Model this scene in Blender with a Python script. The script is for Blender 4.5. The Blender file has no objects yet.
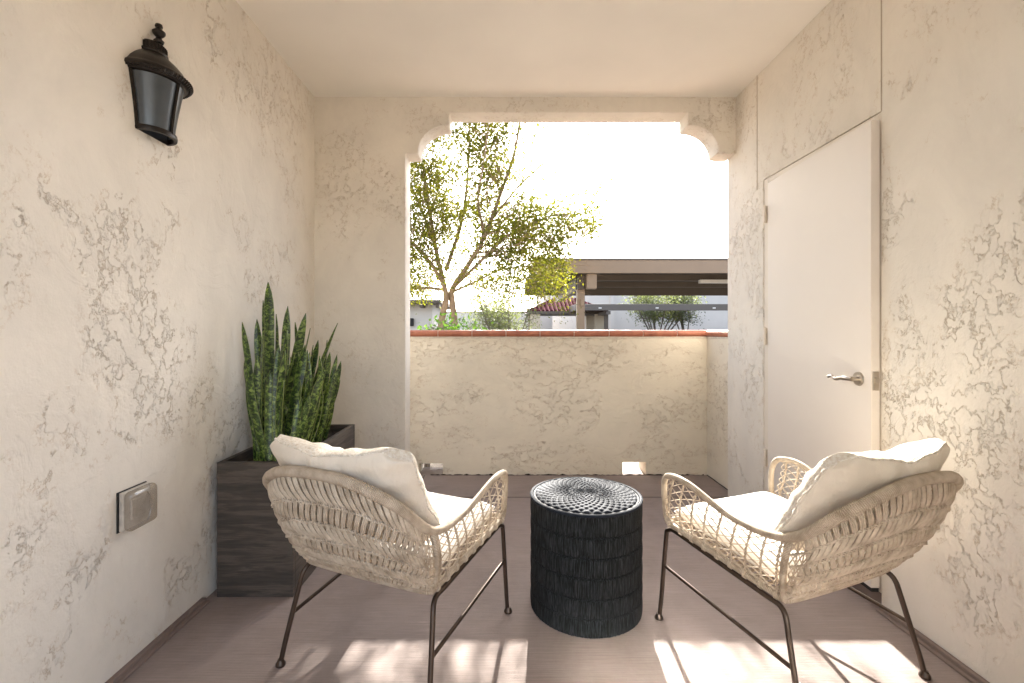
import bpy, bmesh, math, random
from mathutils import Vector, Matrix
random.seed(7)
PI = math.pi; R = math.radians
sc = bpy.context.scene; COL = sc.collection
F, CX, CY, EYE = 470.0, 505.5, 331.0, 1.165
XL, XR, CEIL = -1.305, 1.575, 2.763          # left wall, right wall, ceiling height
YA, YB, YP = 3.21, 3.375, 3.80                # arch wall inner / outer face, parapet inner face

def at(px, py, d):                            # a photo measurement turned into a real position at distance d
    return Vector(((px-CX)*d/F, d, EYE+(CY-py)*d/F))

# ------------------------------------------------------------------ materials
def new_mat(name):
    m = bpy.data.materials.new(name); m.use_nodes = True
    nt = m.node_tree; b = nt.nodes['Principled BSDF']
    return m, nt, b
def nd(nt, t, **k):
    n = nt.nodes.new(t)
    for a, v in k.items():
        if hasattr(n, a): setattr(n, a, v)
        else: n.inputs[a.replace('_', ' ')].default_value = v
    return n
def ramp(nt, src, stops, interp='LINEAR'):
    r = nt.nodes.new('ShaderNodeValToRGB'); r.color_ramp.interpolation = interp
    el = r.color_ramp.elements
    while len(el) < len(stops): el.new(0.5)
    for e, (p, c) in zip(el, stops):
        e.position = p; e.color = (c, c, c, 1) if isinstance(c, (int, float)) else (*c, 1)
    nt.links.new(src, r.inputs[0]); return r.outputs[0]
def math_(nt, op, a, b=None, c=None):
    n = nt.nodes.new('ShaderNodeMath'); n.operation = op
    for i, v in enumerate((a, b, c)):
        if v is None: continue
        if isinstance(v, (int, float)): n.inputs[i].default_value = v
        else: nt.links.new(v, n.inputs[i])
    return n.outputs[0]
def mix(nt, fac, a, b, mode='MIX'):
    n = nt.nodes.new('ShaderNodeMixRGB'); n.blend_type = mode
    for s, v in zip(n.inputs, (fac, a, b)):
        if isinstance(v, (int, float)): s.default_value = v
        elif isinstance(v, tuple): s.default_value = (*v, 1)
        else: nt.links.new(v, s)
    return n.outputs[0]
def coords(nt, scale=(1, 1, 1), out='Object', rot=(0, 0, 0)):
    t = nt.nodes.new('ShaderNodeTexCoord'); m = nt.nodes.new('ShaderNodeMapping')
    m.inputs['Scale'].default_value = scale; m.inputs['Rotation'].default_value = rot
    nt.links.new(t.outputs[out], m.inputs[0]); return m.outputs[0]
def noise(nt, vec, scale, detail=4, rough=.5, dist=0.0):
    n = nt.nodes.new('ShaderNodeTexNoise'); n.inputs['Scale'].default_value = scale
    n.inputs['Detail'].default_value = detail; n.inputs['Roughness'].default_value = rough
    n.inputs['Distortion'].default_value = dist
    nt.links.new(vec, n.inputs['Vector']); return n.outputs['Fac']
def bump(nt, b, h, strength, dist):
    n = nt.nodes.new('ShaderNodeBump'); n.inputs['Strength'].default_value = strength
    n.inputs['Distance'].default_value = dist
    nt.links.new(h, n.inputs['Height']); nt.links.new(n.outputs[0], b.inputs['Normal'])
def simple(name, col, rough=.6, metal=0.0, var=.12, vs=8, bs=.15, bd=.002, bscale=60, spec=.5):
    m, nt, b = new_mat(name)
    v = coords(nt); n = noise(nt, v, vs, 5, .6)
    dark = tuple(c*(1-var) for c in col); light = tuple(min(1, c*(1+var)) for c in col)
    nt.links.new(ramp(nt, n, [(.3, dark), (.7, light)]), b.inputs['Base Color'])
    b.inputs['Roughness'].default_value = rough; b.inputs['Metallic'].default_value = metal
    b.inputs['Specular IOR Level'].default_value = spec
    if bs: bump(nt, b, noise(nt, v, bscale, 3, .6), bs, bd)
    return m
M = {}

def stucco(name, col, line, thr=.52, scale=11.0, smooth=False, amount=1.0, rot=(0, 0, 0), sc3=(1, 1, 1)):
    m, nt, b = new_mat(name)
    v = coords(nt, sc3, rot=rot)
    tone = noise(nt, v, 1.3, 3, .5)
    fine = noise(nt, v, 160, 3, .6)
    soft = noise(nt, v, 6, 3, .5)
    base = ramp(nt, tone, [(.3, tuple(c*.94 for c in col)), (.7, tuple(min(1, c*1.04) for c in col))])
    b.inputs['Roughness'].default_value = .88; b.inputs['Specular IOR Level'].default_value = .25
    if smooth:
        nt.links.new(base, b.inputs['Base Color'])
        h = math_(nt, 'ADD', math_(nt, 'MULTIPLY', fine, .10), math_(nt, 'MULTIPLY', soft, .35))
        bump(nt, b, h, .5, .004); return m
    mk = math_(nt, 'ADD', noise(nt, v, 2.1, 4, .6, .4), math_(nt, 'MULTIPLY', math_(nt, 'SUBTRACT', noise(nt, v, 8, 4, .65), .5), .45))
    mask = ramp(nt, mk, [(thr, 0.0), (thr+.08, 1.0)])        # where the trowel skipped
    n1 = noise(nt, v, scale, 8, .68, .12)                      # plateau outlines
    plate = ramp(nt, n1, [(.475, 0.0), (.515, 1.0)])
    n2 = noise(nt, v, scale*3.1, 3, .6, .3)
    deep = math_(nt, 'MULTIPLY', math_(nt, 'SUBTRACT', 1.0, plate), mask)
    n5 = ramp(nt, noise(nt, v, 4.2, 5, .6, .8), [(.47, 0.0), (.53, 1.0)]); grit = noise(nt, v, 42, 4, .7)
    h = math_(nt, 'SUBTRACT', math_(nt, 'ADD', math_(nt, 'MULTIPLY', soft, 2.0), math_(nt, 'ADD', math_(nt, 'MULTIPLY', n5, .30), math_(nt, 'MULTIPLY', grit, .38))), math_(nt, 'MULTIPLY', deep, math_(nt, 'ADD', .30, math_(nt, 'MULTIPLY', n2, 1.0))))
    h = math_(nt, 'ADD', h, math_(nt, 'MULTIPLY', fine, .14))
    bump(nt, b, h, .9*amount, .0038)
    # crevice shade painted in as brown lines between the trowelled plateaus
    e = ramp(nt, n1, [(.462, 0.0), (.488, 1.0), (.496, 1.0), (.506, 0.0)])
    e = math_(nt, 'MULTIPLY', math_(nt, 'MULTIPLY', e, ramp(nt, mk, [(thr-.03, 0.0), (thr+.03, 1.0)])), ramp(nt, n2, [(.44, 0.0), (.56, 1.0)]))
    stain = ramp(nt, noise(nt, v, 3.1, 5, .65, .6), [(.35, .82), (.62, 1.0)])
    base = mix(nt, .45, base, stain, 'MULTIPLY')
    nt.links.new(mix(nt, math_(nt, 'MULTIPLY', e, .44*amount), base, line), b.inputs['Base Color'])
    return m

WALLC = (.81, .76, .675)
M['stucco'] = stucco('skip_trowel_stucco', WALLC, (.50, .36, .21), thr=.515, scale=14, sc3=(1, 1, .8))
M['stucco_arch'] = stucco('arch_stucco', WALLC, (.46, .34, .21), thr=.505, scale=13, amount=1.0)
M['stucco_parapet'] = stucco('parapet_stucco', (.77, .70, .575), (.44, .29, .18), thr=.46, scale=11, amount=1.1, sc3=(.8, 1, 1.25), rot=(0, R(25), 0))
M['ceiling'] = stucco('ceiling_stucco', (.88, .85, .785), WALLC, smooth=True)
M['ext_white'] = simple('exterior_render', (.62, .585, .54), .9, var=.05, vs=.5, bs=.3, bscale=12, bd=.01)
M['ext_cream'] = simple('cream_render', (.50, .43, .33), .9, var=.06, vs=.8)
M['trim'] = simple('carport_paint', (.25, .185, .130), .6, var=.08, vs=1.2)
M['trim_dark'] = simple('brown_paint', (.09, .07, .052), .6, var=.12, vs=2)
M['grey_trim'] = simple('grey_brown_paint', (.11, .095, .082), .6, var=.08, vs=1)
M['maroon'] = simple('maroon_tile', (.085, .016, .026), 1.0, var=.25, vs=3, spec=.02)
M['bark'] = simple('tan_bark', (.27, .19, .125), .9, var=.3, vs=9, bs=.8, bd=.02, bscale=14)
M['bark_grey'] = simple('grey_bark', (.20, .17, .14), .9, var=.3, vs=9, bs=.8, bd=.02, bscale=14)
M['door'] = simple('door_paint', (.77, .71, .64), .5, var=.02, vs=2, bs=.06, bd=.001, bscale=90)
M['frame_paint'] = simple('door_frame_paint', (.75, .68, .58), .55, var=.05, vs=6)
M['nickel'] = simple('satin_nickel', (.50, .45, .39), .28, 1.0, var=.05, bs=0)
M['steel'] = simple('weathered_steel', (.56, .52, .46), .5, .1, var=.2, vs=30)
M['black'] = simple('black_rubber', (.015, .014, .013), .7, var=.2)
M['bronze'] = simple('dark_bronze_tube', (.085, .062, .048), .33, .75, var=.2, vs=12, bs=.05)
M['lamp_metal'] = simple('oil_rubbed_bronze', (.022, .017, .014), .36, .5, var=.35, vs=18, bs=.25, bd=.002, bscale=70)
M['seat_white'] = simple('white_canvas', (.82, .80, .76), .9, var=.03, vs=5, bs=.35, bd=.0012, bscale=420, spec=.15)
M['soil'] = simple('potting_soil', (.035, .026, .02), .95, var=.4, vs=40, bs=1, bd=.02, bscale=60)
M['curb'] = simple('painted_curb', (.21, .155, .13), .7, var=.15, vs=10)
M['vinyl'] = simple('white_door_frame', (.72, .70, .66), .4, var=.02)
M['mortar'] = simple('mortar', (.62, .55, .46), .95, var=.15, vs=25, bs=.6, bd=.004)
M['joint'] = simple('joint_bead', (.46, .39, .31), .8, var=.1, bs=0)

def mat_pillow():
    m, nt, b = new_mat('cream_linen'); v = coords(nt)
    n = noise(nt, v, 4, 3, .5)
    nt.links.new(ramp(nt, n, [(.3, (.76, .68, .56)), (.7, (.84, .77, .66))]), b.inputs['Base Color'])
    b.inputs['Roughness'].default_value = .95; b.inputs['Specular IOR Level'].default_value = .1
    w = noise(nt, v, 520, 2, .6); w2 = noise(nt, coords(nt, (1, 1, .35)), 11, 4, .6, .6)
    bump(nt, b, math_(nt, 'ADD', math_(nt, 'MULTIPLY', w, .10), w2), .8, .012)
    return m
M['pillow'] = mat_pillow()
def mat_boucle():
    m, nt, b = new_mat('boucle_front'); v = coords(nt)
    n = noise(nt, v, 120, 4, .7)
    nt.links.new(ramp(nt, n, [(.3, (.66, .56, .42)), (.6, (.86, .81, .72))]), b.inputs['Base Color'])
    b.inputs['Roughness'].default_value = .95
    bump(nt, b, n, 1.0, .006); return m
M['boucle'] = mat_boucle()

def mat_wicker(name, wrap=False):
    m, nt, b = new_mat(name); v = coords(nt)
    n = noise(nt, v, 22, 3, .6)
    c = ramp(nt, n, [(.25, (.34, .27, .195)), (.5, (.53, .44, .335)), (.75, (.68, .59, .47))])
    b.inputs['Roughness'].default_value = .62; b.inputs['Specular IOR Level'].default_value = .3
    if wrap:                                                  # cord wound round the tube: rings along its length
        uv = nt.nodes.new('ShaderNodeUVMap'); w = nt.nodes.new('ShaderNodeTexWave')
        w.wave_type = 'BANDS'; w.bands_direction = 'X'; w.inputs['Scale'].default_value = 62
        w.inputs['Distortion'].default_value = .6; w.inputs['Detail'].default_value = 1
        nt.links.new(uv.outputs[0], w.inputs['Vector'])
        c = mix(nt, ramp(nt, w.outputs['Fac'], [(.0, .55), (.3, 0.0)]), c, (.30, .215, .135))
        bump(nt, b, w.outputs['Fac'], .7, .0025)
    nt.links.new(c, b.inputs['Base Color']); return m
M['wicker'] = mat_wicker('woven_cord'); M['wicker_wrap'] = mat_wicker('wrapped_cord', True)

def mat_floor():
    m, nt, b = new_mat('broomed_concrete'); v = coords(nt)
    big = noise(nt, v, 1.1, 5, .6); mid = noise(nt, v, 7, 5, .65)
    broom = noise(nt, coords(nt, (1.6, 75, 1)), 3.0, 5, .75)
    broom2 = noise(nt, coords(nt, (5, 240, 1)), 2.0, 3, .7)
    c = ramp(nt, big, [(.25, (.310, .250, .220)), (.75, (.372, .304, .268))])
    c = mix(nt, .30, c, ramp(nt, mid, [(.3, (.20, .15, .132)), (.7, (.33, .265, .235))]))
    c = mix(nt, .62, c, ramp(nt, broom, [(.3, (.18, .135, .12)), (.7, (.35, .28, .25))]))
    c = mix(nt, .5, c, ramp(nt, noise(nt, v, 2.6, 6, .7, .5), [(.33, .68), (.55, 1.0)]), 'MULTIPLY')
    spk = noise(nt, v, 190, 2, .6)
    c = mix(nt, ramp(nt, spk, [(.68, 0.0), (.74, .5)]), c, (.12, .09, .08))
    nt.links.new(c, b.inputs['Base Color']); b.inputs['Roughness'].default_value = .8
    bump(nt, b, math_(nt, 'ADD', math_(nt, 'MULTIPLY', broom, .6), math_(nt, 'MULTIPLY', broom2, .5)), .9, .0035)
    return m
M['floor'] = mat_floor()
def mat_ground():
    m, nt, b = new_mat('desert_gravel'); v = coords(nt)
    n = noise(nt, v, 22, 6, .8); n2 = noise(nt, v, .3, 4, .5)
    c = ramp(nt, n, [(.3, (.22, .17, .12)), (.7, (.45, .37, .29))])
    nt.links.new(mix(nt, .3, c, ramp(nt, n2, [(.3, (.25, .2, .15)), (.7, (.42, .36, .3))])), b.inputs['Base Color'])
    b.inputs['Roughness'].default_value = .95; bump(nt, b, n, 1, .02); return m
M['ground'] = mat_ground()
M['asphalt'] = simple('asphalt', (.055, .053, .05), .9, var=.2, vs=2, bs=.6, bd=.006, bscale=120)

def mat_planter():
    m, nt, b = new_mat('weathered_wood_grain')
    v = coords(nt, (1.2, 1.2, 11)); n = noise(nt, v, 3.2, 6, .6, .35); n2 = noise(nt, coords(nt, (3, 3, 60)), 3, 4, .6)
    c = ramp(nt, n, [(.3, (.030, .026, .023)), (.48, (.058, .047, .038)), (.58, (.115, .092, .072)), (.75, (.06, .05, .042))])
    nt.links.new(mix(nt, .3, c, ramp(nt, n2, [(.3, (.025, .02, .018)), (.7, (.12, .10, .085))])), b.inputs['Base Color'])
    b.inputs['Roughness'].default_value = .62; bump(nt, b, n2, .35, .002); return m
M['planter'] = mat_planter()

def mat_snake():
    m, nt, b = new_mat('snake_plant_leaf')
    uv = nt.nodes.new('ShaderNodeUVMap'); sep = nt.nodes.new('ShaderNodeSeparateXYZ'); nt.links.new(uv.outputs[0], sep.inputs[0])
    mp = nt.nodes.new('ShaderNodeMapping'); mp.inputs['Scale'].default_value = (1.2, 34, 1); nt.links.new(uv.outputs[0], mp.inputs[0])
    n = noise(nt, mp.outputs[0], 1.6, 5, .65, .8)
    c = ramp(nt, n, [(.42, (.008, .020, .006)), (.52, (.058, .112, .016)), (.62, (.23, .31, .07))])
    e = math_(nt, 'ABSOLUTE', math_(nt, 'SUBTRACT', sep.outputs[0], .5))
    c = mix(nt, ramp(nt, e, [(.45, 0.0), (.47, .6)]), c, (.22, .25, .07))
    nt.links.new(c, b.inputs['Base Color']); b.inputs['Roughness'].default_value = .33
    bump(nt, b, n, .2, .002); return m
M['snake'] = mat_snake()

def mat_leaves(name, stops, trans=.45, scale=1.6):
    m, nt, b = new_mat(name); v = coords(nt)
    n = noise(nt, v, scale, 4, .7); n2 = noise(nt, v, 17, 1, .5)
    c = mix(nt, .5, ramp(nt, n, [(p, q) for p, q in stops]), ramp(nt, n2, [(p, q) for p, q in stops]))
    nt.links.new(c, b.inputs['Base Color']); b.inputs['Roughness'].default_value = .55
    t = nt.nodes.new('ShaderNodeBsdfTranslucent'); mx = nt.nodes.new('ShaderNodeMixShader'); mx.inputs[0].default_value = trans
    nt.links.new(mix(nt, 1.0, c, (1.0, 1.0, .55), 'MULTIPLY'), t.inputs[0])
    nt.links.new(b.outputs[0], mx.inputs[1]); nt.links.new(t.outputs[0], mx.inputs[2])
    nt.links.new(mx.outputs[0], nt.nodes['Material Output'].inputs[0]); return m
M['leaf'] = mat_leaves('tree_leaves', [(.32, (.035, .052, .008)), (.5, (.13, .145, .018)), (.66, (.29, .25, .03))], .66)
M['leaf_olive'] = mat_leaves('olive_leaves', [(.3, (.12, .15, .075)), (.7, (.27, .30, .18))], .5)
M['leaf_bright'] = mat_leaves('bright_leaves', [(.3, (.06, .16, .02)), (.7, (.20, .36, .05))], .5)
M['leaf_dark'] = mat_leaves('dark_leaves', [(.3, (.03, .045, .02)), (.7, (.09, .12, .05))], .3)

def mat_tile():
    m, nt, b = new_mat('terracotta_cap'); v = coords(nt)
    n = noise(nt, v, 14, 5, .6)
    nt.links.new(ramp(nt, n, [(.3, (.30, .095, .055)), (.7, (.46, .17, .095))]), b.inputs['Base Color'])
    b.inputs['Roughness'].default_value = .5; bump(nt, b, n, .3, .003); return m
M['tile'] = mat_tile()

def mat_fringe():
    m, nt, b = new_mat('dyed_seagrass_fringe')
    v = coords(nt, (1, 1, .04)); n = noise(nt, v, 300, 3, .75)
    nt.links.new(ramp(nt, n, [(.40, (.002, .002, .002)), (.52, (.013, .015, .016)), (.68, (.040, .046, .049))]), b.inputs['Base Color'])
    b.inputs['Roughness'].default_value = .85; b.inputs['Specular IOR Level'].default_value = .25
    bump(nt, b, n, 1.0, .004); return m
M['fringe'] = mat_fringe(); 
M['lid'] = simple('dyed_seagrass_coil', (.012, .016, .025), .72, var=.35, vs=60, bs=.4, bd=.001, bscale=300, spec=.22)

def mat_glass(name, tint, refl, rough, opaque=0.0):
    m, nt, b = new_mat(name)
    g = nt.nodes.new('ShaderNodeBsdfGlossy'); g.inputs['Roughness'].default_value = rough
    t = nt.nodes.new('ShaderNodeBsdfTransparent'); t.inputs[0].default_value = (*tint, 1)
    mx = nt.nodes.new('ShaderNodeMixShader'); mx.inputs[0].default_value = refl
    nt.links.new(t.outputs[0], mx.inputs[1]); nt.links.new(g.outputs[0], mx.inputs[2])
    src = mx.outputs[0]
    if opaque:
        m2 = nt.nodes.new('ShaderNodeMixShader'); m2.inputs[0].default_value = opaque
        b.inputs['Base Color'].default_value = (*tint, 1); b.inputs['Roughness'].default_value = .3
        n = noise(nt, coords(nt), 9, 3, .5); nt.links.new(ramp(nt, n, [(.3, tuple(c*.6 for c in tint)), (.7, tint)]), b.inputs['Base Color'])
        nt.links.new(src, m2.inputs[1]); nt.links.new(b.outputs[0], m2.inputs[2]); src = m2.outputs[0]
    nt.links.new(src, nt.nodes['Material Output'].inputs[0]); return m
M['door_glass'] = mat_glass('coated_door_glass', (.85, .88, .86), .66, .18)
M['lamp_glass'] = mat_glass('seeded_lamp_glass', (.12, .15, .18), .12, .28, .55)
M['cover_plastic'] = mat_glass('smoky_plastic_cover', (.74, .70, .64), .12, .15, .22)

# ------------------------------------------------------------------ mesh helpers
class MB:
    def __init__(s): s.v = []; s.f = []; s.uv = []; s.m = []
    def add(s, vs, fs, uvs=None, mi=0):
        o = len(s.v); s.v += [tuple(v) for v in vs]
        for i, f in enumerate(fs):
            s.f.append(tuple(a+o for a in f)); s.m.append(mi)
            s.uv.append(uvs[i] if uvs else [(0, 0)]*len(f))
    def box(s, x0, x1, y0, y1, z0, z1, mi=0):
        s.add([(x0,y0,z0),(x1,y0,z0),(x1,y1,z0),(x0,y1,z0),(x0,y0,z1),(x1,y0,z1),(x1,y1,z1),(x0,y1,z1)],
              [(0,3,2,1),(4,5,6,7),(0,1,5,4),(1,2,6,5),(2,3,7,6),(3,0,4,7)], None, mi)
    def tube(s, pts, r, n=8, closed=False, cap=True, mi=0):
        pts = [Vector(p) for p in pts]; N = len(pts)
        rr = r if isinstance(r, (list, tuple)) else [r]*N
        T = []
        for i in range(N):
            a = pts[i-1] if (i or closed) else pts[0]; b = pts[(i+1) % N] if (i < N-1 or closed) else pts[-1]
            t = b-a; T.append(t.normalized() if t.length > 1e-9 else Vector((0, 0, 1)))
        up = Vector((0, 0, 1)) if abs(T[0].z) < .9 else Vector((1, 0, 0))
        nrm = (up-T[0]*up.dot(T[0])).normalized(); vs = []; L = [0]
        for i in range(N):
            nrm = (nrm-T[i]*nrm.dot(T[i]))
            nrm = nrm.normalized() if nrm.length > 1e-6 else T[i].orthogonal().normalized()
            bn = T[i].cross(nrm)
            for k in range(n):
                a = 2*PI*k/n; vs.append(pts[i]+(nrm*math.cos(a)+bn*math.sin(a))*rr[i])
            if i: L.append(L[-1]+(pts[i]-pts[i-1]).length)
        L.append(L[-1]+(pts[0]-pts[-1]).length)
        fs = []; uv = []
        for i in range(N if closed else N-1):
            j = (i+1) % N
            for k in range(n):
                l = (k+1) % n
                fs.append((i*n+k, i*n+l, j*n+l, j*n+k))
                uv.append([(L[i], k/n), (L[i], (k+1)/n), (L[i+1], (k+1)/n), (L[i+1], k/n)])
        if cap and not closed:
            fs.append(tuple(range(n))[::-1]); uv.append([(0, 0)]*n)
            fs.append(tuple((N-1)*n+k for k in range(n))); uv.append([(0, 0)]*n)
        s.add(vs, fs, uv, mi)
    def lathe(s, prof, c=(0, 0), n=32, a0=0, a1=2*PI, mi=0, sx=1, sy=1):
        full = abs(a1-a0-2*PI) < 1e-6; m = n if full else n+1; vs = []
        for r, z in prof:
            for k in range(m):
                a = a0+(a1-a0)*k/n; vs.append((c[0]+r*sx*math.cos(a), c[1]+r*sy*math.sin(a), z))
        fs = []
        for i in range(len(prof)-1):
            for k in range(n):
                l = (k+1) % m if full else k+1
                fs.append((i*m+k, i*m+l, (i+1)*m+l, (i+1)*m+k))
        s.add(vs, fs, None, mi)
    def build(s, name, mat, parent=None, smooth=False, bevel=0, seg=2, angle=40):
        me = bpy.data.meshes.new(name); me.from_pydata(s.v, [], s.f)
        mats = mat if isinstance(mat, (list, tuple)) else [mat]
        for m in mats: me.materials.append(m)
        me.polygons.foreach_set('material_index', s.m)
        uvl = me.uv_layers.new(name='UVMap'); flat = []
        for u in s.uv:
            for q in u: flat += [q[0], q[1]]
        uvl.data.foreach_set('uv', flat)
        me.validate(); me.update()
        if smooth:
            me.polygons.foreach_set('use_smooth', [True]*len(me.polygons))
            me.set_sharp_from_angle(angle=R(angle))
        o = bpy.data.objects.new(name, me); COL.objects.link(o)
        if bevel:
            b = o.modifiers.new('bevel', 'BEVEL'); b.width = bevel; b.segments = seg; b.limit_method = 'ANGLE'; b.angle_limit = R(35)
        if parent: o.parent = parent
        return o
def tag(o, label=None, cat=None, group=None, kind=None):
    for k, v in (('label', label), ('category', cat), ('group', group), ('kind', kind)):
        if v: o[k] = v
    return o
def empty(name, loc=(0, 0, 0), rz=0, label=None, cat=None, group=None):
    o = bpy.data.objects.new(name, None); COL.objects.link(o); o.location = loc; o.rotation_euler = (0, 0, rz)
    o.empty_display_size = .1
    return tag(o, label, cat, group)
def copy_tree(o, parent=None):
    c = o.copy(); COL.objects.link(c); c.parent = parent
    for ch in [x for x in bpy.data.objects if x.parent == o]: copy_tree(ch, c)
    return c
def spline(P, n=10, closed=False):
    P = [Vector(p) for p in P]; o = []; N = len(P)
    rng = range(N) if closed else range(N-1)
    for i in rng:
        if closed: a, b, c, d = P[i-1], P[i], P[(i+1) % N], P[(i+2) % N]
        else:
            b, c = P[i], P[i+1]; a = P[i-1] if i else b*2-c; d = P[i+2] if i < N-2 else c*2-b
        for k in range(n):
            t = k/n
            o.append(.5*((2*b)+(c-a)*t+(2*a-5*b+4*c-d)*t*t+(3*b-a-3*c+d)*t**3))
    if not closed: o.append(P[-1])
    return o
def resample(P, n):
    L = [0]
    for a, b in zip(P, P[1:]): L.append(L[-1]+(b-a).length)
    o = []; j = 0
    for k in range(n):
        t = L[-1]*k/(n-1)
        while j < len(L)-2 and L[j+1] < t: j += 1
        s = (t-L[j])/max(1e-9, L[j+1]-L[j]); o.append(P[j].lerp(P[j+1], min(1, s)))
    return o
def interp(P, t):
    x = max(0, min(1, t))*(len(P)-1); i = min(int(x), len(P)-2); return P[i].lerp(P[i+1], x-i)

# ------------------------------------------------------------------ the porch
m = MB(); m.box(XL-.2, XR+.2, -1.2, YP+.22, -.12, 0)
fl = m.build('patio_floor', M['floor']); tag(fl, kind='structure')
j = MB(); j.box(XL+.005, XR-.005, 3.288, 3.296, 0, .0025); j.box(-.655, -.648, 3.30, YP-.002, 0, .0025)
j.build('control_joint', M['trim_dark'], fl)
m = MB(); m.box(XL-.2, XR+.2, -.02, YB, CEIL, CEIL+.2)
tag(m.build('patio_ceiling', M['ceiling']), kind='structure')
m = MB(); m.box(XL-.2, XL, -.6, YB, 0, CEIL)
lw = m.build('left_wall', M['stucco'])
tag(lw, 'cream skip-trowel stucco wall that carries the lantern and the outlet cover', 'wall')
m = MB(); m.box(XL, XL+.022, .2, 2.02, 0, .022); m.box(XL, XL+.038, .2, 2.02, 0, .010)
m.build('base_strip', M['curb'], lw, bevel=.004)

# right wall with the door opening
DY0, DY1, DZ = 1.968, 2.872, 2.088
m = MB()
m.box(XR, XR+.2, -.6, DY0, 0, CEIL); m.box(XR, XR+.2, DY1, 3.33, 0, CEIL); m.box(XR, XR+.2, DY0, DY1, DZ, CEIL)
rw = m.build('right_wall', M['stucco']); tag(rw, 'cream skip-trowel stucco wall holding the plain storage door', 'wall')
m = MB(); m.box(XR-.02, XR, .2, DY0-.01, 0, .024); m.box(XR-.034, XR, .2, DY0-.01, 0, .010)
m.build('base_strip', M['curb'], rw, bevel=.004)
m = MB(); m.box(XR-.0025, XR+.01, DY1+.066, DY1+.070, DZ-.04, CEIL); m.build('joint_bead', M['joint'], rw)
m = MB(); m.box(XR-.0025, XR+.01, DY0-.002, DY0+.002, DZ, CEIL); m.build('joint_bead', M['joint'], rw)

# closet behind the door
m = MB(); m.box(XR+.9, XR+.92, DY0-.3, DY1+.3, -.05, CEIL); m.box(XR+.2, XR+.9, DY0-.32, DY0-.3, -.05, CEIL); m.box(XR+.2, XR+.9, DY1+.3, DY1+.32, -.05, CEIL); m.box(XR+.2, XR+.9, DY0-.3, DY1+.3, CEIL-.02, CEIL)
m.box(XR+.2, XR+.9, DY0-.3, DY1+.3, -.05, -.01)
tag(m.build('closet_shell', M['ext_cream']), kind='structure')

# door, a finger's width open: hinged on its far side, leaf standing proud at the near edge
door = empty('storage_door', (XR, DY1-.028, 0), 0, 'plain off-white storage door standing slightly ajar in the right wall', 'door')
m = MB(); m.box(.004, .115, -.018+.0, .026, 0, DZ-.002); m.box(.004, .115, -(DY1-DY0)+.030, -(DY1-DY0)+.050, 0, DZ-.002)
m.box(.004, .115, -(DY1-DY0)+.050, -.018, DZ-.03, DZ-.002)
m.build('frame', M['frame_paint'], door, bevel=.003)
lf_w = .848; ang = math.asin(.036/lf_w)
leaf = MB(); leaf.box(0.0, .036, -lf_w, -.004, .085, DZ-.036)
lo = leaf.build('leaf', M['door'], door, bevel=.002); lo.rotation_euler = (0, 0, -ang); lo.location = (-.003, -.022, 0)
m = MB(); m.box(.002, .19, -(DY1-DY0)+.030, .026, .001, .064); m.build('sill', M['curb'], door, bevel=.003)
m = MB(); m.box(.003, .033, -lf_w+.002, -.006, .068, .085); m.build('rubber_sweep', M['black'], lo)
m = MB(); m.box(.006, .031, -lf_w-.0025, -lf_w+.002, .915, .995); m.box(.012, .025, -lf_w-.012, -lf_w, .945, .968)
m.build('latch_plate', M['nickel'], lo, bevel=.002)
for z in (1.87, 1.135, .40):
    h = MB(); h.tube([(-.012, -.010, z-.05), (-.012, -.010, z-.018)], .0075, 10); h.tube([(-.012, -.010, z-.016), (-.012, -.010, z+.016)], .0075, 10)
    h.tube([(-.012, -.010, z+.018), (-.012, -.010, z+.05)], .0075, 10); h.tube([(-.012, -.010, z-.056), (-.012, -.010, z+.056)], .004, 8)
    h.box(-.012, .004, -.006, .012, z-.05, z+.05)
    h.build('hinge', M['frame_paint'], door, smooth=True)
hd = MB()
def disc_x(mb, x0, x1, y, z, r, n=24, r2=None):
    r2 = r2 or r; vs = []
    for x, q in ((x0, r), (x1, r2)):
        for k in range(n): vs.append((x, y+q*math.cos(2*PI*k/n), z+q*math.sin(2*PI*k/n)))
    fs = [(k, (k+1) % n, n+(k+1) % n, n+k) for k in range(n)]+[tuple(range(n))[::-1], tuple(range(n, 2*n))]
    mb.add(vs, fs)
hy = -lf_w+.072; hz = .957
disc_x(hd, 0, -.008, hy, hz, .031, 28, .028); disc_x(hd, -.008, -.032, hy, hz, .011, 16)
hd.tube(spline([(-.034, hy-.008, hz), (-.042, hy+.02, hz+.001), (-.044, hy+.055, hz-.002), (-.044, hy+.085, hz-.008), (-.046, hy+.11, hz+.002), (-.05, hy+.13, hz-.003)], 6), [.011]*10+[.009]*10+[.007]*11, 10)
hd.build('lever_handle', M['nickel'], lo, smooth=True)

# arched pier wall
def X(px): return (px-CX)*YA/F
def Z(py): return EYE+(CY-py)*YA/F
def cove(x0, z0, x1, z1, n=9):                # opening corner rounded outward between two points
    out = []
    for k in range(n+1):
        a = PI/2*k/n
        out.append((x0+(x1-x0)*(1-math.cos(a)), z0+(z1-z0)*math.sin(a)))
    return out
jx = X(405.4)
left = [(jx, 0), (jx, 2.366), (jx+.008, 2.376), (jx+.083, 2.378)]+cove(jx+.088, 2.388, -.395, 2.572)+[(-.386, 2.582), (-.386, 2.648), (-.380, 2.658)]
xs_r = [(1.247+(-.386-a)*1.0, b) for a, b in reversed(cove(jx+.088, 2.388, -.395, 2.572))]
rightc = [(1.241, 2.658), (1.247, 2.648), (1.247, 2.582)]+xs_r+[(1.50, 2.377), (XR-.001, 2.377)]
poly = [(XL, 0)]+left+rightc+[(XR-.001, CEIL), (XL, CEIL)]
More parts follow.
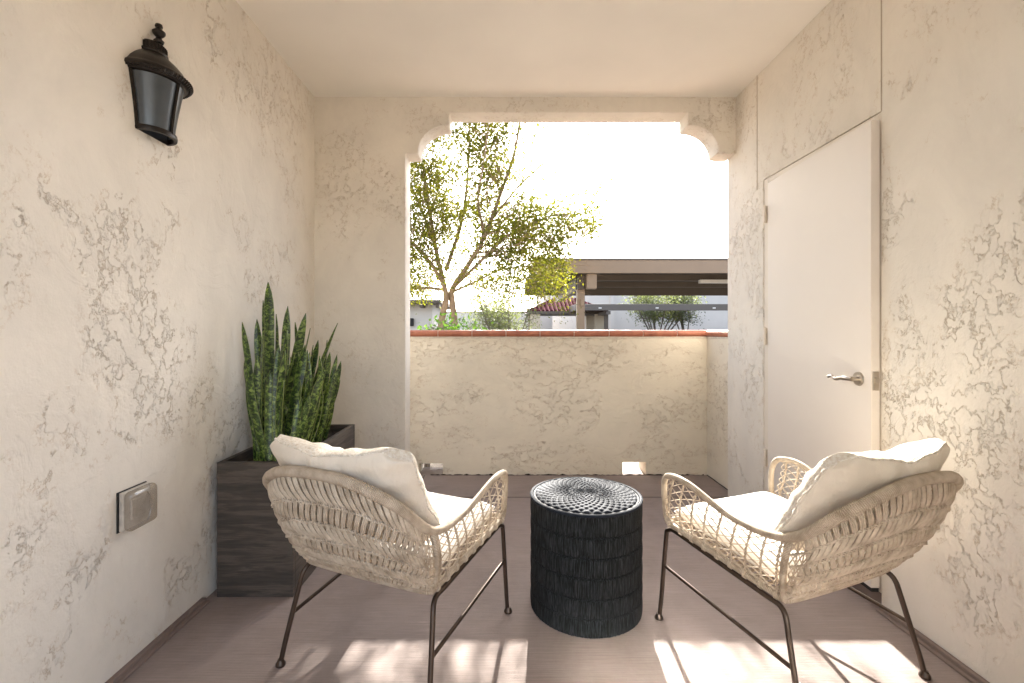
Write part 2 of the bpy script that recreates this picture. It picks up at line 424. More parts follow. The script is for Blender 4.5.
# 0..: go round: floor-left, jamb, opening, right wall, ceiling
bm = bmesh.new()
vf = [bm.verts.new((x, YA, z)) for x, z in poly]; vb = [bm.verts.new((x, YB, z)) for x, z in poly]
bm.faces.new(vf); bm.faces.new(vb[::-1])
for i in range(len(poly)):
    k = (i+1) % len(poly); bm.faces.new((vf[i], vb[i], vb[k], vf[k]))
bmesh.ops.recalc_face_normals(bm, faces=bm.faces)
bev = [e for e in bm.edges if abs(e.verts[0].co.y-e.verts[1].co.y) < 1e-5 and all(XL+.01 < v.co.x < XR-.01 and v.co.z < CEIL-.01 and (v.co.z > 0 or True) for v in e.verts) and not (abs(e.verts[0].co.z) < 1e-5 and abs(e.verts[1].co.z) < 1e-5)]
bmesh.ops.bevel(bm, geom=bev, offset=.009, segments=3, affect='EDGES', profile=.5)
bmesh.ops.triangulate(bm, faces=[f for f in bm.faces if len(f.verts) > 4])
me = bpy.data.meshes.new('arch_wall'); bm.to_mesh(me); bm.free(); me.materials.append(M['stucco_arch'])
me.polygons.foreach_set('use_smooth', [True]*len(me.polygons)); me.set_sharp_from_angle(angle=R(30))
aw = bpy.data.objects.new('arch_wall', me); COL.objects.link(aw)
tag(aw, 'cream stucco pier and lintel with stepped cove corners framing the opening', 'wall')

# parapet with two drain openings, and its return wall
PH = 1.106; YP2 = YP+.20; PXL, PXR = -1.5, 1.628
holes = [(at(419, 470, YP).x, at(443, 470, YP).x, at(0, 463.5, YP).z), (at(622.5, 470, YP).x, at(646, 470, YP).x, at(0, 462, YP).z)]
m = MB(); x = PXL
for hx0, hx1, hzt in holes:
    m.box(x, hx0, YP, YP2, 0, PH); m.box(hx0, hx1, YP, YP2, hzt, PH); x = hx1
m.box(x, PXR+.2, YP, YP2, 0, PH)
m.box(PXR, PXR+.2, 3.331, YP, 0, PH)
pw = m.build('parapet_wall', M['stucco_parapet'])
tag(pw, 'low stucco parapet wall with two drain holes and a terracotta cap', 'parapet wall')
# mortar bed
m = MB(); m.box(PXL, PXR+.2, YP-.004, YP2+.004, PH, PH+.014); m.box(PXR-.004, PXR+.204, 3.332, YP-.004, PH, PH+.014)
m.build('mortar_bed', M['mortar'], pw, bevel=.004)
# cap tiles: bullnosed, laid end to end
def captile(x0, x1, y0, y1, z0, along='x'):
    mb = MB(); n = 8; r = .028; prof = []
    for k in range(n+1):
        a = -PI/2+PI*k/n*1.0; prof.append((y0+r-r*math.cos(a), z0+r+r*math.sin(a)))
    for k in range(n+1):
        a = PI/2-PI*k/n; prof.append((y1-r+r*math.cos(a), z0+r+r*math.sin(a)))
    if along == 'x':
        vs = [(x0, p, q) for p, q in prof]+[(x1, p, q) for p, q in prof]
    N = len(prof); fs = [(i, (i+1) % N, N+(i+1) % N, N+i) for i in range(N)]+[tuple(range(N)), tuple(range(N, 2*N))[::-1]]
    mb.add(vs, fs); return mb
joints = [at(p, 0, YP).x for p in (404, 438, 472, 506, 540, 574, 609, 643, 677, 706.5)]
joints = [joints[0]-.275*k for k in (3, 2, 1)]+joints
for a, b in zip(joints, joints[1:]):
    captile(a+.003, b-.003, YP-.012, YP2+.012, PH+.011).build('cap_tile', M['tile'], pw, smooth=True)
m = MB(); m.box(joints[0]+.01, joints[-1], YP-.004, YP2+.004, PH+.0142, PH+.060); m.build('tile_grout', M['mortar'], pw, bevel=.012)
m = captile(0, .47, -.11, .11, 0); o = m.build('cap_tile', M['tile'], pw, smooth=True)
o.rotation_euler = (0, 0, PI/2); o.location = (PXR+.10, 3.335, PH+.011)
m = captile(0, .22, -.11, .11, 0); o = m.build('cap_tile', M['tile'], pw, smooth=True); o.location = (PXR-.01, YP+.105, PH+.011)
# dirt line where the stucco meets the slab
rc = random.Random(2); m = MB(); pts = []; rr = []
x = XL+.7
while x < PXR: pts.append((x, YP-.001, .001+rc.uniform(-.002, .003))); rr.append(max(.0015, rc.gauss(.0035, .003))); x += rc.uniform(.012, .03)
m.tube(pts, rr, 5); pts = [(PXR+.001, y_, .002) for y_ in (3.34, 3.5, 3.6, 3.7, 3.795)]; m.tube(pts, [.003, .006, .004, .007, .005], 5)
m.build('base_crack', M['soil'], pw)
# house wall behind the viewpoint with its sliding glass door
m = MB(); m.box(XL, -1.0, .04, .26, 0, CEIL); m.box(1.42, XR, .04, .26, 0, CEIL); m.box(-1.0, 1.42, .04, .26, 2.30, CEIL)
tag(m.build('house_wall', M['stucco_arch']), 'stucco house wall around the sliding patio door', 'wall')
sd = empty('sliding_patio_door', (.858, .235, 0), 0, 'white framed sliding glass patio door panel beside the open doorway', 'door')
m = MB(); m.box(-.565, -.535, -.02, .02, .0, 2.09); m.box(.50, .555, -.02, .02, 0, 2.09); m.box(-.535, .50, -.02, .02, 0, .07); m.box(-.535, .50, -.02, .02, 2.02, 2.09)
m.build('frame', M['vinyl'], sd, bevel=.003)
m = MB(); m.box(-.535, .50, -.004, .004, .07, 2.02); m.build('glass_pane', M['door_glass'], sd)

# ------------------------------------------------------------------ wall lantern (half round, flat against the left wall)
lc = 1.737
lan = empty('wall_lantern', (XL, lc, 1.88), 0, 'dark bronze half-round wall lantern with frosted glass panes', 'wall lantern')
# local: x out of the wall, y along it, z up from the bottom ring
def half(prof, sx, sy, n=24, mi=0, mb=None):
    mb = mb or MB(); mb.lathe(prof, (0, 0), n, -PI/2, PI/2, mi, sx, sy); return mb
m = half([(.0, 0.0), (.66, 0.0), (.70, .004), (.70, .016), (.64, .02), (.60, .02)], .10, .115)
m = MB()
m.lathe([(.60, .0), (.70, .0), (.72, .008), (.70, .018), (.60, .018), (.60, 0)], (0, 0), 24, -PI/2, PI/2, 0, .105, .115)
m.build('bottom_ring', M['lamp_metal'], lan, smooth=True)
m = MB()
m.lathe([(.88, .195), (.98, .198), (1.02, .206), (1.0, .214), (.88, .214), (.88, .195)], (0, 0), 24, -PI/2, PI/2, 0, .105, .115)
m.build('top_ring', M['lamp_metal'], lan, smooth=True)
for a in (-88, 0, 88):
    p = MB(); ca, sa = math.cos(R(a)), math.sin(R(a))
    p.tube([(ca*.105*(.66+.27*t**1.25), sa*.115*(.66+.27*t**1.25), .01+.195*t) for t in (0, .2, .4, .6, .8, 1)], .0065, 6)
    p.build('post', M['lamp_metal'], lan, smooth=True)
for a0, a1 in ((-84, -3), (3, 84)):
    g = MB(); prof = [(.63+.27*t**1.25, .015+.185*t) for t in (0, .2, .4, .6, .8, 1)]
    g.lathe(prof, (0, 0), 10, R(a0), R(a1), 0, .105, .115); g.build('glass_pane', M['lamp_glass'], lan, smooth=True)
m = MB()
prof = [(.90, .206), (1.08, .204), (1.12, .212), (1.10, .222), (1.04, .228), (.98, .236), (.90, .250), (.72, .272), (.56, .288), (.46, .296), (.44, .30), (.46, .304), (.45, .31), (.40, .313), (.40, .335), (.34, .338), (.34, .342), (.20, .350), (0.0, .352)]
m.lathe(prof, (0, 0), 40, -PI/2, PI/2, 0, .105, .115); m.lathe([(0, .206), (.90, .206)], (0, 0), 24, -PI/2, PI/2, 0, .105, .115)
m.build('roof', M['lamp_metal'], lan, smooth=True)
m = MB()                                     # rope moulding under the eave and the gallery slots
for k in range(31):
    a = R(-88+176*k/30); c, s = math.cos(a), math.sin(a)
    m.tube([(c*.105*1.06, s*.115*1.06, .202), (c*.105*1.12, (s*.115*1.12)+.004, .212), (c*.105*1.09, s*.115*1.09+.007, .221)], .0042, 5)
m.build('rope_moulding', M['lamp_metal'], lan, smooth=True)
m = MB()
for k in range(15):
    a = R(-86+172*k/14); m.tube([(math.cos(a)*.043, math.sin(a)*.047, .314), (math.cos(a)*.043, math.sin(a)*.047, .334)], .0022, 5)
m.build('gallery_ribs', M['lamp_metal'], lan, smooth=True)
m = MB()
m.lathe([(.0, .346), (.014, .348), (.017, .356), (.011, .362), (.009, .370), (.016, .376), (.021, .384), (.021, .390), (.013, .397), (.010, .403), (.013, .409), (.011, .417), (0, .420)], (.024, 0), 20)
m.build('finial', M['lamp_metal'], lan, smooth=True)
m = MB(); m.box(.0, .006, -.07, .07, .0, .25); m.build('back_plate', M['lamp_metal'], lan, bevel=.002)
m = MB(); m.lathe([(0, .05), (.011, .05), (.011, .10), (.016, .12), (.02, .14), (.012, .16), (0, .163)], (.045, 0), 14); m.build('bulb', M['vinyl'], lan, smooth=True)

# ------------------------------------------------------------------ weatherproof outlet cover
oc = empty('outlet_cover', (XL, 1.642, .487), 0, 'grey weatherproof outlet box with clear bubble cover', 'outlet cover')
m = MB(); m.box(-.002, .004, -.066, .064, -.003, .134); m.build('gasket', M['black'], oc, bevel=.002)
m = MB(); m.box(.004, .020, -.062, .060, .0, .132); m.build('back_box', M['steel'], oc, bevel=.004)
m = MB(); m.box(.0150, .052, -.0635, .0615, -.0015, .1335); b_ = m.build('bubble_cover', M['cover_plastic'], oc, bevel=.018, seg=6, smooth=True)
m = MB(); m.tube(spline([(.051, .004, .018), (.0525, .016, .04), (.0525, .020, .067), (.0525, .016, .094), (.051, .004, .116)], 5), .0022, 6); m.build('cover_rib', M['cover_plastic'], b_, smooth=True)
m = MB(); m.box(.0202, .028, -.035, .030, .03, .10); m.build('receptacle', M['steel'], oc, bevel=.003)

# ------------------------------------------------------------------ planter with snake plant
pl = empty('planter_box', (-1.097, 2.48, 0), 0, 'tall dark wood-grain planter box in the corner by the wall', 'planter')
PW, PD, PHt, t_ = .167, .424, .59, .024
m = MB()
m.box(-PW, PW, -PD, -PD+t_, 0, PHt); m.box(-PW, PW, PD-t_, PD, 0, PHt); m.box(-PW, -PW+t_, -PD+t_, PD-t_, 0, PHt); m.box(PW-t_, PW, -PD+t_, PD-t_, 0, PHt)
m.box(-PW+t_, PW-t_, -PD+t_, PD-t_, 0, .03)
m.build('box', M['planter'], pl, bevel=.003)
m = MB(); nx, ny = 12, 30; vs = []
for i in range(nx+1):
    for k in range(ny+1): vs.append((-PW+t_+(2*PW-2*t_)*i/nx, -PD+t_+(2*PD-2*t_)*k/ny, .545+random.uniform(-.008, .008)))
m.add(vs, [(i*(ny+1)+k, (i+1)*(ny+1)+k, (i+1)*(ny+1)+k+1, i*(ny+1)+k+1) for i in range(nx) for k in range(ny)])
m.build('soil', M['soil'], pl, smooth=True)
sp = empty('snake_plant', (-1.097, 2.40, .545), 0, 'dense snake plant with tall upright banded leaves in the planter', 'snake plant')
def sword(base, tip, w, az, curve, name='leaf'):
    mb = MB(); base = Vector(base); tip = Vector(tip); n = 18
    side = Vector((math.cos(az), math.sin(az), 0)); fwd = Vector((-math.sin(az), math.cos(az), 0))
    tp = rl.uniform(.62, .84); vs = []; prof = []
    for i in range(n+1):
        t = i/n; c = base.lerp(tip, t)+fwd*curve*math.sin(PI*t)*.6+Vector((0, 0, .0))
        ww = w*(.62+.38*math.sin(min(1, t*1.9)*PI/2))*(1 if t < tp else max(0.05, math.cos((t-tp)/(1-tp)*PI/2)**.7))
        tw = side*math.cos(curve*6*t)+fwd*math.sin(curve*6*t)
        nr = Vector((-tw.y, tw.x, 0))
        for k, (s, dpt) in enumerate(((-1, .30), (-.86, .26), (-.4, .06), (0, 0), (.4, .06), (.86, .26), (1, .30))):
            und = .05*w*math.sin(t*19+az*3)*abs(s)
            vs.append(c+tw*ww*s+nr*(ww*dpt*.9+und)); prof.append((s*.5+.5, t*(tip-base).length))
    fs = []; uv = []
    for i in range(n):
        for k in range(6):
            q = (i*7+k, i*7+k+1, (i+1)*7+k+1, (i+1)*7+k); fs.append(q)
            off = az*3.7
            uv.append([(prof[a][0], prof[a][1]+off) for a in q])
    mb.add(vs, fs, uv); o = mb.build(name, M['snake'], sp, smooth=True, angle=80)
    s_ = o.modifiers.new('thickness', 'SOLIDIFY'); s_.thickness = .0035
    return o
rl = random.Random(21)
# (pixel x, pixel y of tip, distance of the base, base pixel x)
tips = [(268, 282, 2.30, 268, .025), (242, 322, 2.20, 262, .016), (257, 319, 2.32, 266, .02), (288, 306, 2.42, 284, .024), (306, 313, 2.45, 276, .026), (338, 323, 2.62, 300, .017),
        (287, 330, 2.25, 270, .027), (262, 333, 2.18, 262, .025), (245, 358, 2.14, 268, .024), (276, 314, 2.5, 280, .02), (295, 322, 2.55, 290, .018), (341, 361, 2.60, 318, .017),
        (325, 368, 2.36, 292, .024), (305, 345, 2.2, 282, .026), (313, 345, 2.66, 300, .018), (330, 352, 2.7, 310, .018), (332, 378, 2.5, 316, .016), (322, 380, 2.72, 308, .018),
        (340, 380, 2.75, 322, .014), (252, 340, 2.42, 262, .02), (279, 345, 2.12, 278, .026), (298, 352, 2.35, 290, .02), (317, 400, 2.4, 312, .014), (309, 395, 2.15, 306, .015),
        (300, 392, 2.10, 292, .018), (270, 370, 2.10, 268, .022), (289, 365, 2.6, 286, .02), (334, 398, 2.62, 324, .014), (263, 300, 2.45, 266, .018), (310, 328, 2.58, 298, .016),
        (246, 385, 2.16, 262, .014), (303, 360, 2.75, 302, .016), (318, 340, 2.62, 300, .02), (283, 380, 2.14, 280, .024), (327, 340, 2.74, 308, .013)]
for _ in range(44):
    d_ = rl.uniform(2.12, 2.78); c_ = rl.uniform(255, 325); tips.append((c_+rl.uniform(-14, 18), rl.uniform(345, 415), d_, c_, rl.uniform(.013, .022)))
for px, py, d, bx, w in tips:
    b = at(bx, 0, d); b.z = .54; b.x = max(-1.235, min(-.965, b.x)); b.y = max(2.09, min(2.86, d))
    dz = d+rl.uniform(-.08, .08); t = at(px, py, dz); t.x = max(t.x, XL+.03)
    b -= Vector((-1.097, 2.40, .545)); t -= Vector((-1.097, 2.40, .545))
    sword(b, t, w*.98, rl.uniform(-1.1, 1.1), rl.uniform(-.05, .05))

# ------------------------------------------------------------------ the woven drum side table
DX, DYc, DR, DH = .341, 2.005, .226, .462
dr = empty('drum_side_table', (DX, DYc, 0), 0, 'black round drum side table covered in tiered fringe between the chairs', 'side table')
rf = random.Random(5)
edges = [.468, .384, .305, .230, .150, .078, .004]
NC = 720
for bi in range(6):
    zt, zb = edges[bi], edges[bi+1]
    mb = MB(); rows = 16; vs = []
    jit = [rf.uniform(-1, 1) for _ in range(NC)]; jb = [rf.uniform(0, 1) for _ in range(NC)]
    slow = [math.sin(k*2*PI/NC*5+bi)*.5+math.sin(k*2*PI/NC*13+bi*2)*.5 for k in range(NC)]
    for i in range(rows+1):
        t = i/rows
        r = DR-.010+.016*min(1, t/.13)**.6+.002*math.sin(PI*t)
        if i == 0: r = DR-.014
        for k in range(NC):
            a = 2*PI*k/NC; rr = r+jit[k]*.0008*(.3+.7*t)+slow[k]*.0006*t
            z = zt+(zb-zt)*t
            if i == rows: z += jb[k]*.003-.001; z = max(z, .001)
            vs.append((rr*math.cos(a), rr*math.sin(a), z))
    for k in range(NC):                          # hem turned back under
        a = 2*PI*k/NC; vs.append(((DR-.008)*math.cos(a), (DR-.008)*math.sin(a), max(zb-.0, .001)))
    rows += 1
    mb.add(vs, [(i*NC+k, (i+1)*NC+k, (i+1)*NC+(k+1) % NC, i*NC+(k+1) % NC) for i in range(rows) for k in range(NC)])
    mb.build('fringe_tier', M['fringe'], dr, smooth=True, angle=60)
m = MB(); m.lathe([(DR-.006, .002), (DR-.006, .468), (DR-.03, .470)], (0, 0), 64); m.build('drum_body', M['black'], dr, smooth=True)
m = MB(); m.tube([(.229*math.cos(2*PI*k/64), .229*math.sin(2*PI*k/64), .465) for k in range(64)], .0075, 8, closed=True); m.build('rim', M['lid'], dr, smooth=True)
# coiled lid: concentric strands woven over radial spokes
mb = MB(); NR, NA = 120, 576; vs = []; LR = .214; NCoil = 15; NSP = 64
for i in range(NR+1):
    r = LR*i/NR
    c = r/LR*NCoil; ring = int(c); fr = c-ring
    for k in range(NA):
        a = 2*PI*k/NA
        spk = NSP if ring > 4 else NSP//2
        over = math.sin(a*spk/2+PI*(ring % 2))
        h = .0017*math.sin(PI*fr)*(.6+.4*over)+.0016*over
        if r < .02: h *= r/.02
        dome = .0115*(1-(r/LR)**6)
        z = .471+dome+h
        if i == NR: z = .468
        vs.append((r*math.cos(a), r*math.sin(a), z))
mb.add(vs, [(i*NA+k, (i+1)*NA+k, (i+1)*NA+(k+1) % NA, i*NA+(k+1) % NA) for i in range(NR) for k in range(NA)])
mb.build('woven_lid', M['lid'], dr, smooth=True, angle=180)

# ------------------------------------------------------------------ the two woven armchairs
half_rim = [Vector(p) for p in [(0, -.445, .744), (.142, -.447, .734), (.251, -.391, .669), (.283, -.249, .548), (.282, -.05, .529), (.312, .13, .598), (.312, .225, .600)]]
RIM = spline([Vector((-p.x, p.y, p.z)) for p in reversed(half_rim)]+half_rim[1:], 12)
BCx, BCy, BCz = .259, -.212, .338            # base corner at the back
FCx, FCy, FCz = .297, .262, .408             # base corner at the front
idx_post = 36 if False else None
HALF = spline(half_rim, 12)                   # from the middle of the back round to the arm tip
iP = 36                                       # the control point where the post meets the rim
backR = resample(HALF[:iP+1], 60); sideR = resample(HALF[iP:], 60)
def back_pt(u, v, off=0.0):                   # u -1..1 across the back, v 0 base .. 1 rim
    s = -1 if u < 0 else 1; a = abs(u)
    r = interp(backR, a); bx = BCx*min(1, (a*1.16)**1.0) ; bz = BCz
    b = Vector((bx, BCy-.012*(1-a*a), bz))
    p = b.lerp(r, v)
    bul = .040*max(0, math.sin(PI*min(1, max(0, v))))**.9*(1-a**3*.55)
    n = Vector((a*.65, -.62, -.55)).normalized()
    p = p+n*(bul+off); p.x *= s; return p
def side_pt(s, u, v, off=0.0):                # u 0 post .. 1 front edge
    r = interp(sideR, u); b = Vector((BCx, BCy, BCz)).lerp(Vector((FCx, FCy, FCz)), u)
    p = b.lerp(r, v)+Vector((.016*math.sin(PI*v)+off, 0, 0)); p.x *= s; return p
rw_ = random.Random(3)
def strand(mb, pts, r=.0021, n=4): mb.tube(pts, r, n, cap=False)
def twist(mb, pts, r, pitch, n=5, amp=None):  # two cords twisted about each other
    amp = amp or r*.95; L = 0
    for ph in (0, PI):
        q = []; L = 0
        for i, p in enumerate(pts):
            if i: L += (pts[i]-pts[i-1]).length
            t = (pts[min(i+1, len(pts)-1)]-pts[max(i-1, 0)]).normalized()
            e = t.orthogonal().normalized(); f = t.cross(e); a = 2*PI*L/pitch+ph
            q.append(p+e*amp*math.cos(a)+f*amp*math.sin(a))
        mb.tube(q, r, n, cap=False)
def make_chair():
    root = empty('woven_armchair', (0, 0, 0))
    # wrapped tube: rim, front edges, base
    fr = MB()
    tipR = [Vector(p) for p in [(.312, .225, .600), (.308, .258, .575), (.303, .268, .53), (.299, .266, .46), (FCx, FCy-.004, FCz+.01), (FCx-.003, FCy-.03, FCz-.006)]]
    baseR = [Vector((BCx, BCy, BCz)).lerp(Vector((FCx, FCy, FCz)), t) for t in (.85, .6, .3, .08)]+[Vector((BCx-.004, BCy+.0, BCz)), Vector((BCx-.03, BCy-.010, BCz)), Vector((.15, BCy-.014, BCz)), Vector((0, BCy-.016, BCz))]
    hl = half_rim+tipR[1:]+baseR
    loop = hl+[Vector((-p.x, p.y, p.z)) for p in reversed(hl[1:-1])]
    pts = spline(loop, 10, closed=True)
    rad = []
    for p in pts:
        if p.z > .50: r = .0115+.0055*max(0, min(1, (-p.y-.1)/.25))
        elif p.y < -.15: r = .0105
        else: r = .0115
        rad.append(r)
    fr.tube(pts, rad, 12, closed=True)
    fr.build('rim', M['wicker_wrap'], root, smooth=True)
    for s in (-1, 1):
        p = MB(); p.tube([side_pt(s, 0, v) for v in (0, .2, .4, .6, .8, 1)], .0105, 10); p.build('post', M['wicker_wrap'], root, smooth=True)
    # back weave
    mb = MB(); rows = 6
    vrow = [.03+(.94)*k/rows for k in range(rows+1)]
    for k in range(1, rows):
        pts = [back_pt(-1+2*i/160, vrow[k]+.005*math.sin(i*.5+k), .0065) for i in range(161)]
        twist(mb, pts, .0026, .020, amp=.0028)
    for u in (-.82, .82):                        # curved stay from the rim down to the corner
        mb.tube([back_pt(u, v/20, .0) for v in range(21)], .0046, 6, cap=False)
    for k in range(rows):
        v0, v1 = vrow[k], vrow[k+1]; N = 32; pitch = 1.66/N
        sg = 1 if k % 2 == 0 else -1
        for i in range(N+1):                     # a regular zigzag: doubled cords one way, single ones back
            u0 = -.83+pitch*i+rw_.uniform(-.003, .003)
            for rep in range(3):
                a = u0+rep*.0125-.010; b = a+sg*pitch*1.15
                a, b = max(-.95, min(.95, a)), max(-.95, min(.95, b))
                pts = [back_pt(a+(b-a)*t, v0+(v1-v0)*t, .0065*math.sin(PI*t)+.002) for t in (0, .25, .5, .75, 1)]
                strand(mb, pts, rw_.uniform(.0028, .0033), 5)
            for rep in range(2):
                a = max(-.95, min(.95, u0+.010+rep*.012)); b = max(-.95, min(.95, a-sg*pitch*.95))
                strand(mb, [back_pt(a+(b-a)*t, v0+(v1-v0)*t, -.003-.0035*math.sin(PI*t)) for t in (0, .25, .5, .75, 1)], .0025)
            if 0 < k:                            # knots over the row cord
                strand(mb, [back_pt(u0-.006*sg, v0-.022, .003), back_pt(u0, v0, .0115), back_pt(u0+.006*sg, v0+.022, .005)], .0028, 5)
    # open netting near the posts
    for s in (-1, 1):
        for k in range(rows):
            v0, v1 = vrow[k], vrow[k+1]; us = [.80, .87, .935, 1.0]
            for a, b in zip(us, us[1:]):
                for x0, x1 in ((a, b), (b, a)):
                    for e in (0, .008):
                        strand(mb, [back_pt(s*(x0+(x1-x0)*t), v0+(v1-v0)*t+e, .002) for t in (0, .5, 1)], .0018)
        for a in (.87, .935):
            twist(mb, [back_pt(s*a, v/24, .001) for v in range(25)], .0019, .026)
    # loops over the base cord
    for i in range(46):
        u = -.97+1.94*i/45; a = back_pt(u, .05, .004); b = back_pt(u+.01, .0, .010); c = back_pt(u+.012, -.03, .002)
        strand(mb, [a, b, c], .0026)
    mb.build('back_panel', M['wicker'], root, smooth=True, angle=80)
    # side panels
    for s in (-1, 1):
        mb = MB(); NCo = 9
        cols = [.045+.91*i/(NCo-1) for i in range(NCo)]
        for u in cols:
            twist(mb, [side_pt(s, u, .02+.96*v/24) for v in range(25)], .0024, .03, amp=.0028)
            for e in (-.006, .006):              # wrap where the cord goes round the base tube
                b = Vector((BCx, BCy, BCz)).lerp(Vector((FCx, FCy, FCz)), u+e)
                q = [b+Vector((.0135*math.cos(a), 0, .0135*math.sin(a))) for a in [2*PI*t/10 for t in range(11)]]
                for w in q: w.x *= s
                mb.tube(q, .0026, 5, cap=False)
        L = 6
        for a, b in zip([.0]+cols, cols+[1.0]):
            for l in range(L):
                v0, v1 = .04+.92*l/L, .04+.92*(l+1)/L
                for x0, x1 in ((a, b), (b, a)):
                    strand(mb, [side_pt(s, x0, v0), side_pt(s, (x0+x1)/2, (v0+v1)/2, .002*(1 if x0 < x1 else -1)), side_pt(s, x1, v1)], .0018)
            # second cord lying beside the cross gives the doubled look
            for l in range(L):
                v0, v1 = .055+.90*l/L, .055+.90*(l+1)/L
                strand(mb, [side_pt(s, a, v0+.012), side_pt(s, (a+b)/2, (v0+v1)/2+.012, .002), side_pt(s, b, v1)], .0016)
        twist(mb, [side_pt(s, i/40, .10) for i in range(41)], .0020, .02)
        mb.build('side_panel', M['wicker'], root, smooth=True, angle=80)
    # woven seat deck under the cushion
    mb = MB()
    for i in range(22):
        t = i/21; y = BCy+(FCy-BCy)*t; z = BCz+(FCz-BCz)*t; xx = BCx+(FCx-BCx)*t
        mb.tube([(-xx, y, z+.002), (0, y, z-.012), (xx, y, z+.002)], .006, 6)
    mb.tube([(-FCx, FCy, FCz), (FCx, FCy, FCz)], .011, 10)
    mb.build('seat_deck', M['wicker_wrap'], root, smooth=True)
    # steel legs: one bent tube per side, with a stretcher
    for s in (-1, 1):
        mb = MB()
        P = [(.303, -.300, .012), (.297, -.285, .08), (.279, -.240, .26), (.275, -.231, .292), (.271, -.219, .310), (.268, -.195, .320), (.27, -.14, .326), (.282, .10, .362), (.290, .215, .381), (.291, .245, .380), (.292, .262, .368), (.293, .267, .35), (.298, .289, .10), (.300, .299, .012)]
        pts = resample(spline([Vector((s*x, y, z)) for x, y, z in P], 8), 110)
        mb.tube(pts, .0088, 10)
        leg = mb.build('leg_frame', M['bronze'], root, smooth=True)
        st = MB(); st.tube([(s*.289, -.266, .165), (s*.2945, .279, .225)], .0068, 10); st.build('stretcher', M['bronze'], root, smooth=True)
        for yy in (-.302, .300):
            ft = MB(); ft.lathe([(0, 0), (.016, .0), (.0175, .004), (.016, .010), (.012, .016), (.010, .022), (0, .023)], (s*.302, yy), 16)
            ft.build('foot_cap', M['bronze'], leg, smooth=True)
    # seat cushion
    mb = MB(); nx, ny = 40, 40; vs = []
    def slab(sx, sy, top):
        x = sx*.262; y = .022+sy*.238
        e = max(0, 1-abs(sx)**7)**.5*max(0, 1-abs(sy)**7)**.5
        zc = .415+.085*(y-.0)*1.25
        puff = .012*(1-sx*sx)*(1-sy*sy)
        wr = .0025*math.sin(sx*5+sy*3)+.0018*math.sin(sy*11-sx*4)
        return (x, y, zc+(.039+puff)*e+wr*e if top else zc-.030*e)
    for top in (True, False):
        for i in range(nx+1):
            for k in range(ny+1):
                sx = math.sin((i/nx-.5)*PI); sy = math.sin((k/ny-.5)*PI); vs.append(slab(sx, sy, top))
    g = (nx+1)*(ny+1); fs = []
    for i in range(nx):
        for k in range(ny):
            a = i*(ny+1)+k; q = (a, a+ny+1, a+ny+2, a+1); fs.append(q); fs.append(tuple(g+w for w in reversed(q)))
    mb.add(vs, fs); seat = mb.build('seat_cushion', M['seat_white'], root, smooth=True, angle=180)
    # back cushion leaning on the woven back
    mb = MB(); W, H, T = .290, .205, .10; nx, ny = 64, 48; rp = random.Random(9)
    org = Vector((0, -.322, .632)); tilt = R(32)
    ax = Vector((1, 0, 0)); ay = Vector((0, -math.sin(tilt), math.cos(tilt))); an = Vector((0, math.cos(tilt), math.sin(tilt)))   # an faces the sitter
    def edge_wave(p): return .004*math.sin(p*5)+.003*math.sin(p*11+1)
    def outline(sx, sy):
        cx_ = 1-.07*(1-abs(sx)**2)*0; x = sx*W*(1-.055*(1-sy*sy)); y = sy*H*(1-.06*(1-sx*sx))
        # round the corners a little
        cr = max(0, abs(sx)+abs(sy)-1.72); x -= math.copysign(cr*.14, sx); y -= math.copysign(cr*.14, sy)
        return x, y
    def cpt(sx, sy, side):
        x, y = outline(sx, sy)
        e = (max(0, 1-abs(sx)**3.2)*max(0, 1-abs(sy)**3.2))**.55
        wr = .004*math.sin(sx*9+sy*5+math.sin(sy*4)*2)*e+.006*math.sin(sx*21-sy*6+math.sin(sx*5)*1.5)*abs(sy)**1.5*e**.5+.004*math.sin(sx*5+sy*17+math.sin(sx*6))*abs(sx)*e**.6
        w = edge_wave(sx*1.1+sy)*.9*(1-e)
        bend = .055*sx*sx                         # the cushion follows the curve of the basket
        return org+ax*x+ay*(y+w*.5)+an*((T*e if side > 0 else -.042*e)+w+wr+bend)
    vs = []
    for side in (1, -1):
        for i in range(nx+1):
            for k in range(ny+1):
                vs.append(cpt(math.sin((i/nx-.5)*PI), math.sin((k/ny-.5)*PI), side))
    g = (nx+1)*(ny+1)
    for sidx in (0, 1):
        fs = []
        for i in range(nx):
            for k in range(ny):
                a = i*(ny+1)+k; q = (a, a+ny+1, a+ny+2, a+1)
                fs.append(tuple(g+w for w in q) if sidx else tuple(reversed(q)))
        if sidx == 0: mb.add(vs, fs, None, 0)
        else:
            o = len(mb.v)-len(vs)
            for f_ in fs: mb.f.append(f_); mb.m.append(1); mb.uv.append([(0, 0)]*4)
    pil = mb.build('back_cushion', [M['boucle'], M['pillow']], root, smooth=True, angle=180)
    # rough fringe cord along the seam
    sm = MB(); P = []
    for k in range(60): P.append((-1+2*k/60, 1))
    for k in range(44): P.append((1, 1-2*k/44))
    for k in range(60): P.append((1-2*k/60, -1))
    for k in range(44): P.append((-1, -1+2*k/44))
    pts = [cpt(a, b, 0) for a, b in P]
    sm.tube(pts, [.0036+.0012*math.sin(i*1.7)+rp.uniform(-.0006, .0006) for i in range(len(pts))], 7, closed=True)
    sm.build('seam_cord', M['boucle'], pil, smooth=True)
    return root
ch = make_chair()
ch.location = (-.386, 1.794, 0); ch.rotation_euler = (0, 0, R(-23.55))
tag(ch, 'woven armchair with cream cushions between the planter and the drum table', 'armchair', 'woven armchairs on the patio')
c2 = copy_tree(ch); c2.location = (1.016, 1.744, 0); c2.rotation_euler = (0, 0, R(22.66))
tag(c2, 'woven armchair with cream cushions beside the ajar door', 'armchair')

